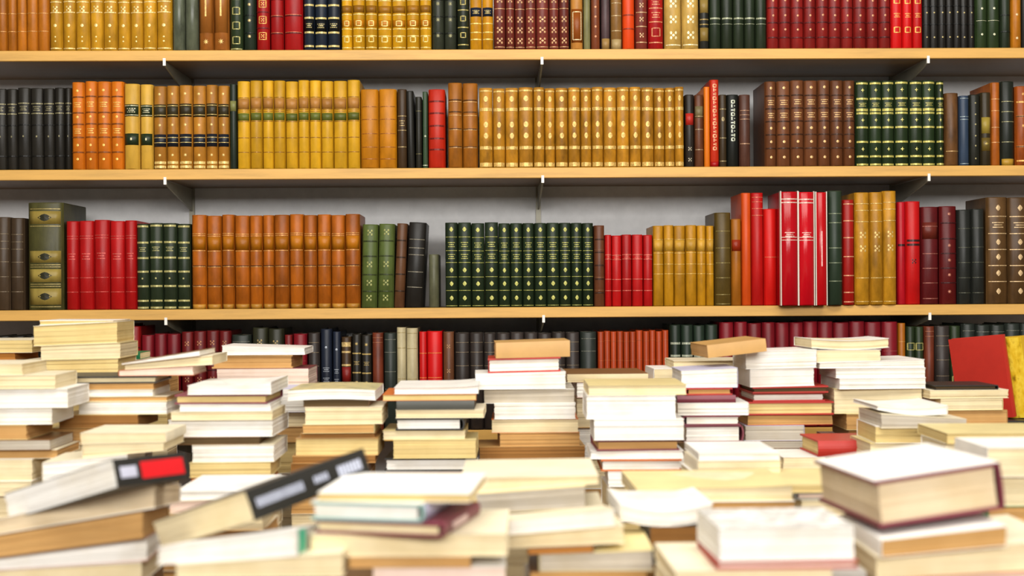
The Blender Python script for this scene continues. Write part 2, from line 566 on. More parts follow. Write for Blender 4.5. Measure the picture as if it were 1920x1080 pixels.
B5 = [0.17, 0.34, 0.51, 0.67, 0.83]
B4 = [0.2, 0.4, 0.6, 0.8]
S = {
    'orangebrown': dict(c='b8702c', lines=ln(.22, .42, .62, .82, t=.006), g='d69a50'),
    'goldtan_orn': dict(c='cf9a3a', g='f4d488', mot=.35, lines=ln(.03, .44, .56, .76, t=.012), orn=og('dot', .0042, .29) + og('scroll', .006, .48, .86) + og('dot', .0022, .11, .16)),
    'greygreen': dict(c='646a58', mot=.45, rough=.25),
    'brown_star': dict(c='9c5f2c', g='d8b060', labels=[(.2, .97, 'b07038')], orn=og('flower', .006, .1) + og('num', .05, .6)),
    'green_frames': dict(c='2d3a22', g='b9b06a', orn=og('frame', .0085, .12, .29, .46, .63, .80), lines=ln(.02)),
    'dkgreen_flower': dict(c='1f2b1e', g='d8b878', orn=og('flower', .004, .16, .34, .52, .7, .86), bands=B4),
    'red_goldpanel': dict(c='a92220', g='e2a650', orn=og('frame', .0085, .16, .34, .52, .7) + og('scroll', .004, .16, .34, .52, .7), bands=[.25, .43, .61]),
    'red_bands': dict(c='a01a1c', bands=B4, mot=.2, g='c46a40', lines=ln(.21, .41, .61, .81, t=.006)),
    'navy_gold': dict(c='1c2430', g='d6c27a', lines=ln(.05, .21, .38, .53, .68, t=.022), orn=og('txt', .006, .29), labels=[(.22, .37, '101416')]),
    'yellowgold': dict(c='d6a036', g='f0d27e', mot=.3, lines=ln(.03, .16, .24, .4, .56, .62, t=.01), labels=[(.42, .5, '9c6c2a'), (.26, .34, 'c4802c')], orn=og('frame', .006, .12, .3)),
    'dkgreen_ring': dict(c='33372a', g='7f7a52', orn=og('flower', .005, .17, .36, .55, .75), bands=B4, mot=.3),
    'dkgreen_square': dict(c='262c1c', g='b8a75e', orn=og('frame', .006, .17, .36, .55, .75), lines=ln(.06, .26, .46)),
    'gold_bluelabel': dict(c='d99a2c', g='f2d070', labels=[(.38, .48, '1c2638')], lines=ln(.12, .2, .3, .6, .7, t=.012), orn=og('txt', .005, .43)),
    'maroon_ornate': dict(c='713026', g='c99a68', mot=.3, orn=og('scroll', .0065, .1, .22, .34, .56, .68, .8), lines=ln(.03, .46, .9, t=.008)),
    'tan_framed': dict(c='c68a48', g='f0d4a0', labels=[(.08, .47, '8a4a1c')], orn=og('tallframe', .036, .275)),
    'olive_thin': dict(c='868258', mot=.35),
    'rustdots': dict(c='82452a', g='cc8c5c', orn=og('dot', .0028, .16, .28, .4, .52)),
    'purplebrown': dict(c='5e4a4c', mot=.4, labels=[(.0, .14, '9c7c4c')]),
    'beigebrown': dict(c='8a6436', g='c9ae80', lines=ln(.22, .4, .55, .7, t=.008), labels=[(0, .12, 'c2a878')]),
    'brightorange': dict(c='e8541a', mot=.12, lines=ln(.24, .4, t=.008), g='f0a070', bands=[.24, .4]),
    'brownred_orn': dict(c='7c352a', g='c8a070', orn=og('scroll', .005, .16, .34, .5, .66), lines=ln(.08, .26, .42, t=.01)),
    'red_gilt': dict(c='ad1f22', g='dc8e60', orn=og('frame', .010, .2) + og('txt', .008, .4, .55), lines=ln(.08, .32, .48, .6)),
    'cream_ornate': dict(c='d2ac60', g='f6e6b2', mot=.35, orn=og('scroll', .0085, .16, .34, .52, .7, .88), lines=ln(.05, .94)),
    'blackgold': dict(c='24231c', g='a58a4a', labels=[(.1, .26, '9a8148'), (.44, .6, '9a8148')], lines=ln(.3, .36, .66)),
    'dkgreen_plain': dict(c='26301f', g='a9ad8c', lines=ln(.36, .3, t=.005) + [(.37, .012)], mot=.25),
    'redmaroon': dict(c='8a2420', g='c88a5c', bands=[.13, .3, .47, .64, .82], orn=og('dot', .0028, .22, .38, .55, .73), mot=.3),
    'brightred_gold': dict(c='d3231c', g='efb254', orn=og('frame', .0065, .22, .56) + og('txt', .006, .39, .75), mot=.12),
    'black_dots': dict(c='25221e', g='a5935c', orn=og('dot', .0022, .14, .44, .66), bands=[.3, .52]),
    'green_whitedots': dict(c='2f3f22', g='d8d6b0', orn=og('dot', .003, .16, .46, .7), lines=ln(.32, t=.004)),
    'dkgreen_b': dict(c='26301f', bands=B4),
    'orange_flower': dict(c='c07a2c', g='eccf9a', orn=og('flower', .0035, .4, .12)),
    # second shelf
    'black_lines': dict(c='26231d', g='8f8660', lines=ln(.69, .81, t=.012), orn=og('num', .0022, .41) + og('txt', .006, .75), bands=[.17, .55]),
    'orange_dots': dict(c='cf7420', g='f2bc58', bands=[.2, .37, .52, .65, .83], orn=og('dot', .0033, .12, .28, .6, .9) + og('txt', .007, .74, .44), mot=.22),
    'cream_greenlabel': dict(c='e0b254', g='e9dcae', mot=.2, labels=[(.62, .76, '26331f'), (.285, .42, '26331f')], lines=ln(.635, .745, t=.007), orn=og('txt', .006, .69) + og('num', .003, .355)),
    'tan_twolabel': dict(c='b57c36', g='eccb7a', mot=.3, labels=[(.625, .78, '3a3320'), (.27, .42, '20242e')], lines=ln(.03, .08, t=.03) + ln(.32, .38, .65, .76, t=.006), orn=og('flower', .0035, .17, .53, .9)),
    'dkgreen_thin': dict(c='232e22', g='8c8a5c', labels=[(.68, .8, '8a8c58')]),
    'golden_green': dict(c='d8a63c', g='8a5a24', mot=.22, labels=[(.55, .635, '6a7034'), (.68, .8, 'b88348')], lines=ln(.19, .355, .54, .65, .67, .81, t=.006)),
    'orange_plain': dict(c='c98424', g='9c5c1c', mot=.25, lines=ln(.12, .27, .44, .62, .78, t=.008)),
    'dkbrown_a': dict(c='46331f', g='a38a58', lines=ln(.27, .48, .66, t=.01), orn=og('txt', .008, .57)),
    'black_a': dict(c='1f1d18', mot=.2),
    'black_b': dict(c='211f16', g='6a6038', lines=ln(.2, .8, t=.008)),
    'green_thin': dict(c='3c5038', g='b8bca0', orn=og('dot', .0025, .42), lines=ln(.04)),
    'redorange': dict(c='c0331c', g='7a1c12', bands=[.24, .38, .54, .7, .85], mot=.2, lines=ln(.23, .37, .53, .69, .84, t=.006)),
    'brown_lines': dict(c='a3662a', g='d9a664', lines=ln(.24, .45, .62, .66, .78, t=.008), bands=[.25, .46, .66, .8], mot=.3),
    'tan_worn': dict(c='bd8534', g='dfb562', mot=.5, lines=[(.04, .05), (.25, .04), (.73, .04), (.96, .02)], orn=og('oval', .005, .4, .54, .86)),
    'black_redlabel': dict(c='26201a', g='b0a48a', labels=[(.58, .74, 'c03830')], orn=og('scroll', .004, .1, .25)),
    'brown_c': dict(c='70422a', g='b49870', lines=ln(.24, .52, .7, t=.008), labels=[(.68, .84, '75694a')]),
    'orange_thin': dict(c='e07a1e', mot=.1),
    'red_script': dict(c='c93a1c', g='f0a878', orn=[(.93, 'vtxt', .016)], labels=[(0, .06, 'b01a1c')], mot=.12),
    'dkbrown_c': dict(c='42331f', g='9a875c', lines=ln(.08, .4, .8, t=.012), orn=og('oval', .004, .66)),
    'black_whitetext': dict(c='181a16', g='c9ccb0', orn=[(.9, 'vtxt', .010)], mot=.15),
    'brown_d': dict(c='5e3c30', g='b58a68', lines=ln(.66, .72, .78, t=.008) + ln(.32, t=.012)),
    'brown_dots': dict(c='6e4228', g='e0b070', bands=[.215, .375, .53, .68, .83], orn=og('dot', .0036, .11, .29, .45, .92) + og('txt', .007, .6, .75), mot=.25),
    'green_gold': dict(c='26351d', g='c9bd62', lines=ln(.02, .115, .285, .455, .62, .79, .97, t=.022) + ln(.66, t=.03), orn=og('diamond', .0042, .2, .54, .89) + og('txt', .005, .72), mot=.25),
    'brown_mottled': dict(c='74502f', mot=.6, g='c09a60', lines=ln(.2, t=.01)),
    'blue': dict(c='38475c', g='9aa8a8', lines=ln(.03, .66, .7, .96, t=.008), mot=.2),
    'black_dots2': dict(c='23241c', g='9c905e', orn=og('dot', .0022, .1, .28, .42, .58, .72, .88)),
    'dk_goldpanel': dict(c='352c1a', g='b8a04e', labels=[(.44, .66, 'b09a4c'), (.2, .38, '7c6834')], orn=og('lozenge', .003, .3)),
    'orange_lines': dict(c='b4642a', g='d89a5c', lines=ln(.28, .46, .66, .8, t=.008), mot=.3),
    'blackgreen': dict(c='22261e', g='9a9468', lines=ln(.28, .52, .64, .76, t=.008), labels=[(0, .08, 'b08a3c')]),
    'brown_orange': dict(c='9c4e22', g='e0a04c', lines=ln(.06, .24, .62, .8, t=.02), orn=og('flower', .004, .5, .9), bands=[.24, .62]),
    # third shelf
    'greybrown': dict(c='4c3c2c', g='75634a', lines=ln(.2, .36, .52, .66, .74, .82, t=.008), mot=.25),
    'olive_tall': dict(orn2=og('lozenge', .0105, .125, .32, .495, .86), g2='2c2a18', c='4a4726', g='b09a58', mot=.4, labels=[(.05, .2, 'a08c4c'), (.26, .38, 'a08c4c'), (.44, .55, 'a08c4c'), (.8, .92, 'a08c4c')], lines=ln(.03, .22, .24, .4, .42, .78, .94, t=.006)),
    'red_cloth': dict(c='b0201e', g='d0564a', lines=ln(.2, .36, .8, .83, t=.006), orn=og('txt', .009, .6), mot=.15),
    'green_bands': dict(c='283220', g='b9b070', lines=ln(.02, .1, .27, .44, .6, .78, .97, t=.022), orn=og('txt', .006, .7) + og('num', .002, .36), mot=.2),
    'rust_set': dict(c='ab5f24', g='d9994c', lines=ln(.62, .78, .8, .24, .45, t=.008), labels=[(.63, .77, 'b5712a'), (0, .05, 'c08a40')], bands=[.25, .46], mot=.35),
    'green_orn': dict(c='5c6a38', g='9a9a58', orn=og('scroll', .0065, .12, .3, .52, .9), bands=[.2, .4, .62, .8], mot=.3),
    'brown_lean': dict(c='5e3e28', bands=B4, mot=.3, g='7a5a3c', lines=ln(.2, .8, t=.006)),
    'black_lean': dict(c='26231f', g='8c8470', lines=ln(.24, .42, .62, .7, .8, t=.008), mot=.2),
    'grey_small': dict(c='66664e', mot=.4),
    'dkgreen_diamond': dict(c='222e1c', g='bcb85e', orn=og('rhomb', .0048, .11, .28, .44, .92) + og('txt', .007, .74, .6), lines=ln(.02, .2, .36, .53, .67, .83, t=.006), mot=.2),
    'brown_e': dict(c='643a24', bands=B5, g='8a5c3a', lines=ln(.2, .36, .7, t=.006)),
    'scarlet': dict(c='b5141c', g='d86a58', lines=ln(.22, .38, .66, .72, t=.01), orn=og('txt', .006, .7), mot=.2),
    'honey': dict(c='c08a30', g='e6bd62', labels=[(.68, .82, 'd2a24a')], lines=ln(.4, .52, .66, .83, t=.006), mot=.35),
    'olivebrown': dict(c='5c4a22', g='8a783e', lines=ln(.02, .12, .3, .46, .62, .8, t=.008), mot=.3),
    'rust_thin': dict(c='b4702c', labels=[(.63, .76, 'a83a20')], mot=.25),
    'orangered_tall': dict(c='d0542a', mot=.12),
    'red_tall': dict(c='b8241e', g='d86c50', lines=ln(.8, .86, .92, .96, t=.006), mot=.15),
    'red_plain': dict(c='cf2a1e', g='e0704c', lines=ln(.5, t=.006), mot=.1),
    'crimson': dict(wrap=1, c='c8102c', g='f0c8b8', rough=.16, mot=.06, lines=ln(.6, .575, t=.007) + ln(.905, .935, t=.01), orn=og('txt', .006, .625)),
    'crimson_vert': dict(wrap=1, c='c41028', g='e8a8a0', rough=.2, mot=.06, orn=og('num', .045, .5)),
    'darkgreen_cloth': dict(c='2c3a2a', g='8c9474', lines=ln(.21, .37, .5, .72, .8, t=.006), mot=.2),
    'red_lines': dict(c='b0261c', g='e09a70', lines=ln(.03, .12, .28, .46, .64, .8, .96, t=.01), mot=.15),
    'ochre_tall': dict(c='c08a34', g='e0bc70', mot=.4, lines=ln(.03, .24, .74, .84, .9, t=.006), orn=og('scroll', .007, .5, .62)),
    'crimson_b': dict(c='b81c2c', mot=.2, g='3a1414', lines=ln(.58, t=.02)),
    'red_blackmark': dict(c='c01c1c', g='3a1614', mot=.15, lines=ln(.58, .62, t=.02), orn=og('scroll', .005, .42)),
    'maroon_lines': dict(c='641c1e', g='9c5a4a', lines=ln(.06, .22, .37, .52, .8, t=.008), labels=[(.67, .84, '6e2c22')], mot=.25),
    'maroon_flower': dict(c='681a1a', g='c47c60', bands=[.22, .37, .52, .67, .83], lines=ln(.22, .37, .52, t=.01), orn=og('flower', .0042, .13, .3, .45, .6, .92), mot=.2),
    'black_cloth': dict(c='2a2c28', g='5a5a48', lines=ln(.12, .28, .44, .6, .8, t=.006), mot=.2),
    'brown_diamond': dict(c='5c4226', g='d8b684', lines=ln(.21, .36, .51, .66, .82, t=.008), orn=og('rhomb', .0062, .12, .29, .44, .58, .9) + og('txt', .008, .74), mot=.35),
    # lowest shelf
    'crimson_dark': dict(c='8c1a1c', g='b05a4c', bands=[.8, .6, .4], orn=og('flower', .004, .9, .7), mot=.25),
    'maroon_gilt': dict(c='701c1c', g='b87c54', orn=og('scroll', .005, .88, .7, .52), bands=[.79, .61], mot=.25),
    'dkgreen_scroll': dict(c='2c2c1c', g='a8905a', orn=og('scroll', .006, .86, .66), bands=[.76]),
    'navy_text': dict(c='1c2230', g='aab0b8', orn=og('dot', .003, .82) + og('txt', .006, .5, .6), mot=.2),
    'brown_redlabel': dict(c='4c3620', g='d8b878', labels=[(.5, .68, '8c2824')], lines=ln(.42, .48, .7, .84, t=.02) + ln(.92, t=.05)),
    'black_gilt': dict(c='25211a', g='c0a462', orn=og('flower', .004, .9, .5) + og('txt', .005, .7), lines=ln(.42, .6, .8, t=.014)),
    'russet': dict(c='7c3c28', mot=.4, g='a86a4a', lines=ln(.9, .95, t=.006)),
    'slate': dict(c='2c322c', g='78786a', lines=ln(.42, .6, .8, .93, t=.006)),
    'ivory': dict(c='d8cba4', mot=.25, g='b09a64', lines=ln(.5, .8, .95, t=.004)),
    'vivid_red': dict(c='d0201a', g='ee7a3c', lines=ln(.5, .53, .78, t=.008), mot=.1),
    'chestnut': dict(c='66402a', g='b08458', orn=og('scroll', .004, .85, .6), mot=.35),
    'dark_plum': dict(c='38302c', g='85745c', lines=ln(.5, .66, .8, .9, t=.006)),
    'terracotta': dict(c='a8421e', g='bf6234', lines=ln(.2, .7, .9, t=.004), mot=.15),
    'green_silver': dict(c='222e22', g='b4b8a0', lines=ln(.4, .55, .7, .82, t=.02)),
    'wine': dict(c='7a1a22', mot=.2, g='a84a44', lines=ln(.72, t=.006)),
}
S['tan_worn2'] = dict(S['tan_worn'], c='b87c32')

BOOK_DEPTH = 0.155
SHELF_Z = [Z1, Z2, Z3, Z4]
SPINE_Y = YS + 0.018


def shelf_set(row, style, edges, top, desc, group=None, lean=0.0, dy=0.0, depth=None, drop=0.0):
    """one set of alike volumes. edges: spine borders in photo pixels; top: pixel row of the spine tops"""
    st = S[style]
    zb = SHELF_Z[row]
    n = len(edges) - 1
    d = depth or BOOK_DEPTH
    Y = SPINE_Y + dy
    ws = []
    for a, c in zip(edges[:-1], edges[1:]):
        xa, xc = P(a, 540, Y).x, P(c, 540, Y).x
        ws.append(((xa + xc) / 2, xc - xa))
    w0 = sum(q[1] for q in ws) / n
    h0 = P((edges[0] + edges[-1]) / 2, top, Y).z - zb
    parts = book_meshes(style + desc, st, w0, h0, d)
    where = 'on the ' + SHELF_NAMES[row] + ' shelf'
    for k, (xc, w) in enumerate(ws):
        r = empty('leather_book', (xc, Y + random.uniform(-.003, .003), zb + 0.0002 - drop))
        r.scale = (w / w0, 1, 1 + (random.uniform(-.008, .008) if n > 1 else 0))
        r.rotation_euler = (0, math.radians(lean), 0)
        if n == 1:
            lb = '%s %s' % (desc, where)
        elif n == 2:
            lb = '%s of two %s %s' % (('left', 'right')[k], desc, where)
        else:
            lb = '%s from left of %s %s %s' % (ORD[k], NUM[n], desc, where)
        tag(r, lb, 'book', group or ('old books ' + where))
        for nm, m in parts:
            q = put(nm, m, None, r)
            if nm in ('gilt_tooling', 'raised_bands', 'dark_tooling', 'plastic_wrapper'):
                q['kind'] = 'stuff'


def one(row, style, x0, x1, top, desc, **k):
    shelf_set(row, style, [x0, x1], top, desc, **k)


# --- top shelf
T = -72
shelf_set(0, 'orangebrown', [-3, 17, 35, 54, 75, 96], T, 'plain orange-brown volumes at the left end')
shelf_set(0, 'goldtan_orn', [97, 121, 146, 172, 197, 223, 247, 272, 297, 326], T + 4, 'gold-tan volumes with gilt ovals')
shelf_set(0, 'greygreen', [327, 350, 375], T + 10, 'grey-green books with shiny edges')
shelf_set(0, 'brown_star', [376, 404, 433], T, 'brown books with a gilt star at the foot')
one(0, 'green_frames', 434, 459, T + 6, 'green book with stacked square gilt frames')
one(0, 'dkgreen_flower', 460, 483, T + 2, 'dark green book with gilt flowers, left of the reds,')
one(0, 'red_goldpanel', 484, 509, T, 'red book with golden panels')
one(0, 'red_bands', 510, 535, T + 8, 'narrower plain red book with raised bands')
one(0, 'red_bands', 536, 571, T + 4, 'wide plain red book with raised bands')
shelf_set(0, 'navy_gold', [573, 593, 617, 641], T + 8, 'navy volumes with gold stripes')
shelf_set(0, 'yellowgold', [643, 664, 688, 711, 738, 765, 790, 812], T, 'yellow-gold volumes')
shelf_set(0, 'dkgreen_ring', [813, 836, 859], T + 10, 'dull dark green books with faint ornaments')
one(0, 'dkgreen_square', 860, 883, T + 4, 'dark green book with small gilt squares, right of dull green pair,')
shelf_set(0, 'gold_bluelabel', [884, 907, 928], T + 2, 'golden books with navy labels')
shelf_set(0, 'maroon_ornate', [929, 951, 968, 988, 1008, 1032, 1051, 1070], T, 'brown-maroon volumes with ornate gilding')
one(0, 'tan_framed', 1073, 1096, T + 5, 'tan book with a framed brown panel')
one(0, 'olive_thin', 1097, 1110, T + 20, 'thin olive book')
one(0, 'rustdots', 1111, 1128, T + 12, 'rust-brown book with a column of dots')
one(0, 'purplebrown', 1130, 1147, T + 16, 'purplish brown book with worn foot')
one(0, 'beigebrown', 1148, 1169, T + 8, 'beige-brown book left of the bright orange one')
one(0, 'brightorange', 1170, 1193, T + 4, 'bright orange book')
one(0, 'brownred_orn', 1194, 1217, T, 'ornate brown-red book right of the bright orange one')
one(0, 'red_gilt', 1218, 1247, T + 4, 'red gilt book left of the cream ornate pair')
shelf_set(0, 'cream_ornate', [1249, 1281, 1313], T + 2, 'cream books covered in gilt ornament')
one(0, 'blackgold', 1314, 1332, T + 10, 'black and gold book right of the cream ornate pair')
shelf_set(0, 'dkgreen_plain', [1333, 1355, 1377, 1398, 1419, 1440], T + 8, 'plain dark green volumes')
shelf_set(0, 'redmaroon', [1441, 1463, 1486, 1510, 1533, 1556, 1580, 1603, 1627, 1650, 1672], T, 'red-maroon volumes with small gilt dots')
shelf_set(0, 'brightred_gold', [1673, 1694, 1713, 1732], T + 4, 'bright red volumes with gold frames')
shelf_set(0, 'black_dots', [1733, 1747, 1762, 1776, 1790, 1804, 1818, 1830], T + 10, 'thin blackish volumes with dots')
shelf_set(0, 'green_whitedots', [1831, 1853, 1877], T + 2, 'green books with pale dots')
one(0, 'dkgreen_b', 1878, 1897, T + 8, 'plain dark green book near the right end')
one(0, 'orange_flower', 1898, 1917, T + 6, 'orange-brown book with a pale flower at the right end')
one(0, 'black_a', 1917, 1940, T + 8, 'black book cut off by the right edge')

# --- second shelf
shelf_set(1, 'black_lines', [-8, 15, 35, 59, 84, 105, 124, 137], 166, 'blackish volumes at the left end')
shelf_set(1, 'orange_dots', [137, 161, 184, 210, 234], 154, 'orange volumes with gilt dots')
one(1, 'cream_greenlabel', 235, 264, 158, 'wide cream-gold book with two green labels')
one(1, 'cream_greenlabel', 265, 289, 159, 'narrow cream-gold book with two green labels')
shelf_set(1, 'tan_twolabel', [290, 315, 338, 363, 388, 410, 432], 161, 'tan volumes with two dark label bands')
one(1, 'dkgreen_thin', 433, 446, 158, 'thin dark green book between the tan and golden sets')
shelf_set(1, 'golden_green', [447, 471, 494, 515, 537, 561, 582, 604, 627, 653, 677], 152, 'golden volumes with green labels')
shelf_set(1, 'orange_plain', [678, 712, 746], 168, 'wide plain orange-gold books')
one(1, 'dkbrown_a', 747, 765, 168, 'dark brown gilt book right of the wide orange pair')
one(1, 'black_a', 766, 780, 171, 'narrow black book beside dark brown gilt one', lean=-1)
one(1, 'black_b', 781, 793, 182, 'short black book')
one(1, 'green_thin', 794, 804, 172, 'very thin green book left of the red-orange one')
one(1, 'redorange', 805, 837, 168, 'red-orange book with raised bands')
shelf_set(1, 'brown_lines', [842, 869, 898], 157, 'tall brown ribbed books')
shelf_set(1, 'tan_worn', [900, 926, 949, 974, 1002, 1023, 1043, 1067, 1090, 1111, 1133, 1158, 1182, 1204, 1228, 1248, 1267, 1284], 165, 'worn tan volumes')
one(1, 'black_redlabel', 1286, 1303, 178, 'black book with a red label')
one(1, 'brown_c', 1304, 1321, 178, 'small brown book left of the thin orange one')
one(1, 'orange_thin', 1322, 1333, 163, 'thin orange book')
one(1, 'red_script', 1333, 1350, 150, 'tall red-orange book with upright lettering')
one(1, 'dkbrown_c', 1350, 1364, 178, 'small dark brown book right of the red lettered one')
one(1, 'black_whitetext', 1364, 1387, 178, 'black book with upright pale lettering')
one(1, 'brown_d', 1388, 1409, 178, 'short brown book beside the brown dotted set')
shelf_set(1, 'brown_dots', [1436, 1458, 1484, 1509, 1535, 1559, 1583, 1605], 152, 'brown volumes with gilt dots')
shelf_set(1, 'green_gold', [1606, 1631, 1655, 1679, 1706, 1731, 1756, 1771], 152, 'green volumes with gold bars')
one(1, 'brown_mottled', 1773, 1799, 175, 'mottled brown book right of the green gold set')
one(1, 'blue', 1800, 1818, 180, 'narrow blue book')
one(1, 'black_dots2', 1819, 1839, 178, 'black book with a column of tiny dots')
one(1, 'dk_goldpanel', 1840, 1859, 174, 'dark book with a yellow-gold panel')
one(1, 'orange_lines', 1860, 1877, 155, 'tall orange-brown book near the right end')
one(1, 'blackgreen', 1878, 1904, 153, 'tall black-green book near the right end')
one(1, 'brown_orange', 1906, 1932, 162, 'brown-orange gilt book at the right edge')

# --- third shelf
shelf_set(2, 'greybrown', [-8, 20, 46], 408, 'grey-brown books at the left end')
one(2, 'olive_tall', 52, 119, 380, 'tall wide olive book with gold ornament panels', depth=.2)
shelf_set(2, 'red_cloth', [124, 148, 177, 206, 235, 257], 414, 'red cloth volumes')
shelf_set(2, 'green_bands', [257, 281, 307, 333, 358], 419, 'dark green volumes with gold bars')
shelf_set(2, 'rust_set', [360, 388, 416, 440, 469, 493, 515, 543, 570, 595, 621, 648, 676], 403, 'rust-brown volumes')
one(2, 'green_orn', 677, 707, 421, 'lighter moss green ornamented book', lean=1.2)
one(2, 'green_orn', 708, 738, 420, 'darker moss green ornamented book left of the leaning brown one', lean=1.2)
one(2, 'brown_lean', 738, 758, 419, 'narrow brown book leaning right', lean=2.5)
one(2, 'black_lean', 759, 792, 417, 'black book leaning right', lean=3.2)
one(2, 'grey_small', 804, 823, 477, 'small grey-green book between the leaning black one and green set')
shelf_set(2, 'dkgreen_diamond', [835, 859, 884, 909, 935, 957, 980, 1002, 1025, 1049, 1071, 1092, 1113], 418, 'dark green volumes with gilt diamonds')
one(2, 'brown_e', 1114, 1134, 423, 'narrow brown book right of the green diamond set')
shelf_set(2, 'scarlet', [1134, 1147, 1166, 1185, 1206, 1224], 441, 'short scarlet volumes')
shelf_set(2, 'honey', [1225, 1245, 1264, 1286, 1307, 1324, 1339], 423, 'honey-brown volumes')
one(2, 'olivebrown', 1340, 1371, 399, 'tall olive-brown book right of the honey set')
one(2, 'rust_thin', 1371, 1390, 411, 'thin rust book with a red label')
one(2, 'orangered_tall', 1391, 1409, 362, 'tall orange-red book without ornament')
one(2, 'red_tall', 1409, 1432, 362, 'tall red book with gilt lines at the head')
one(2, 'red_plain', 1432, 1457, 392, 'plain bright red book left of the crimson trio')
shelf_set(2, 'crimson', [1463, 1497, 1528], 361, 'glossy wrapped crimson books', dy=-.05, drop=-.0)
one(2, 'crimson_vert', 1529, 1551, 361, 'narrow crimson book with upright lettering', dy=-.05)
one(2, 'darkgreen_cloth', 1552, 1580, 358, 'tall dark green cloth book', dy=-.03)
one(2, 'red_lines', 1580, 1602, 375, 'red book with many gold lines', dy=-.02)
shelf_set(2, 'ochre_tall', [1603, 1631, 1656, 1682], 360, 'tall ochre volumes', dy=-.02)
one(2, 'crimson_b', 1683, 1698, 379, 'narrow crimson book right of the tall ochre volumes')
one(2, 'red_blackmark', 1698, 1726, 378, 'red book with black marks')
one(2, 'maroon_lines', 1728, 1761, 388, 'maroon book with thin gilt lines')
one(2, 'maroon_flower', 1762, 1794, 387, 'maroon book with gilt flowers')
shelf_set(2, 'black_cloth', [1795, 1821, 1846], 392, 'plain charcoal books')
shelf_set(2, 'brown_diamond', [1850, 1890, 1932], 369, 'wide brown books with pale gilt diamonds')

# --- lowest shelf, half hidden by the piles
shelf_set(3, 'black_a', [-10, 20, 48, 75, 102, 130, 158, 190, 221], 628, 'black volumes behind the left piles')
one(3, 'crimson_dark', 222, 240, 608, 'dark crimson book next to the tall left pile')
one(3, 'crimson_dark', 241, 263, 612, 'brighter crimson book with raised bands')
shelf_set(3, 'wine', [264, 288, 312, 337], 627, 'short wine-red volumes at the left')
shelf_set(3, 'maroon_gilt', [339, 362, 386, 410, 432], 621, 'maroon gilt volumes')
one(3, 'slate', 433, 470, 628, 'slate-dark book right of the maroon gilt set')
shelf_set(3, 'dkgreen_scroll', [472, 502, 532], 615, 'dark books with gilt scrolls')
one(3, 'maroon_gilt', 533, 548, 628, 'thin maroon gilt book')
one(3, 'wine', 549, 575, 626, 'single short wine-red book')
one(3, 'dark_plum', 577, 599, 624, 'dark plum book left of the navy ones')
one(3, 'navy_text', 600, 622, 617, 'navy book with a silver dot')
one(3, 'navy_text', 623, 638, 622, 'narrow navy book')
one(3, 'brown_redlabel', 639, 658, 632, 'brown gilt book with a red label')
shelf_set(3, 'black_gilt', [659, 677, 696], 627, 'black books with gilt stripes')
one(3, 'russet', 697, 718, 624, 'russet-brown book')
one(3, 'slate', 719, 743, 624, 'slate-dark book left of the ivory pair')
shelf_set(3, 'ivory', [743, 761, 783], 614, 'ivory books')
one(3, 'vivid_red', 785, 800, 622, 'narrow vivid red book')
one(3, 'vivid_red', 800, 829, 621, 'wide vivid red book')
one(3, 'chestnut', 830, 851, 622, 'chestnut gilt book right of the vivid reds')
shelf_set(3, 'dark_plum', [852, 880, 906, 930, 956, 982, 1008, 1034, 1060, 1086], 624, 'dark plum volumes')
one(3, 'slate', 1087, 1118, 622, 'slate-dark book left of the terracotta set')
shelf_set(3, 'terracotta', [1120, 1132, 1144, 1156, 1168, 1180, 1192, 1205, 1217, 1229, 1241, 1253], 621, 'thin terracotta volumes')
shelf_set(3, 'green_silver', [1255, 1276, 1299, 1322, 1346], 609, 'green volumes with silvery stripes')
shelf_set(3, 'wine', [1349, 1376, 1401, 1428, 1453, 1480, 1506, 1533, 1561, 1593, 1622, 1653, 1683], 604, 'tall wine-red volumes')
one(3, 'orangebrown', 1684, 1698, 606, 'thin orange-brown book')
shelf_set(3, 'green_frames', [1699, 1715, 1731], 612, 'slim green books')
one(3, 'russet', 1732, 1751, 612, 'brown book right of the slim green pair')
one(3, 'dark_plum', 1752, 1780, 611, 'dark plum book near the standing red book')
one(3, 'green_frames', 1781, 1801, 611, 'green framed book near the standing red book')
shelf_set(3, 'slate', [1802, 1828, 1856, 1884, 1912, 1940], 608, 'slate-green volumes behind the standing red book')

# ------------------------------------------------------------------ the table
TZ = ZC - 0.50
r = empty('table', (0, 2.1, 0))
tag(r, 'large wooden table covered with piles of loose books', 'table')
b = MB(); b.box((-1.5, -1.0, TZ - 0.035), (1.5, 1.1, TZ))
put('table_top', b.make('table_top'), wood('5a3c22'), r)
for sx in (-1, 1):
    for sy in (-1, 1):
        b = MB(); b.box((sx * 1.4 - .035, .05 + sy * .95 - .035, 0), (sx * 1.4 + .035, .05 + sy * .95 + .035, TZ - .035))
        put('leg', b.make('leg'), wood('5a3c22'), r)

# ------------------------------------------------------------------ loose books
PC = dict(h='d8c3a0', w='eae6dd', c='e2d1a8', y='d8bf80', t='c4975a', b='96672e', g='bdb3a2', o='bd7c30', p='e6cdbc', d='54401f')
CC = dict(w='f3efe6', c='ece0c0', y='e2cf92', t='c79a5a', b='7c5630', k='26241f', r='b0281c', m='7a3440', g='9a978c', n='4a4a42',
          p='dcb0a0', o='c86a2c', l='5f8a68', s='b8c4c0', e='1f7a4a', z='8fb0a8', v='c8c6dc')


def wave(nx, ny, x0, x1, y0, y1):
    return [(x0 + (x1 - x0) * i / nx, y0 + (y1 - y0) * j / ny) for j in range(ny + 1) for i in range(nx + 1)]


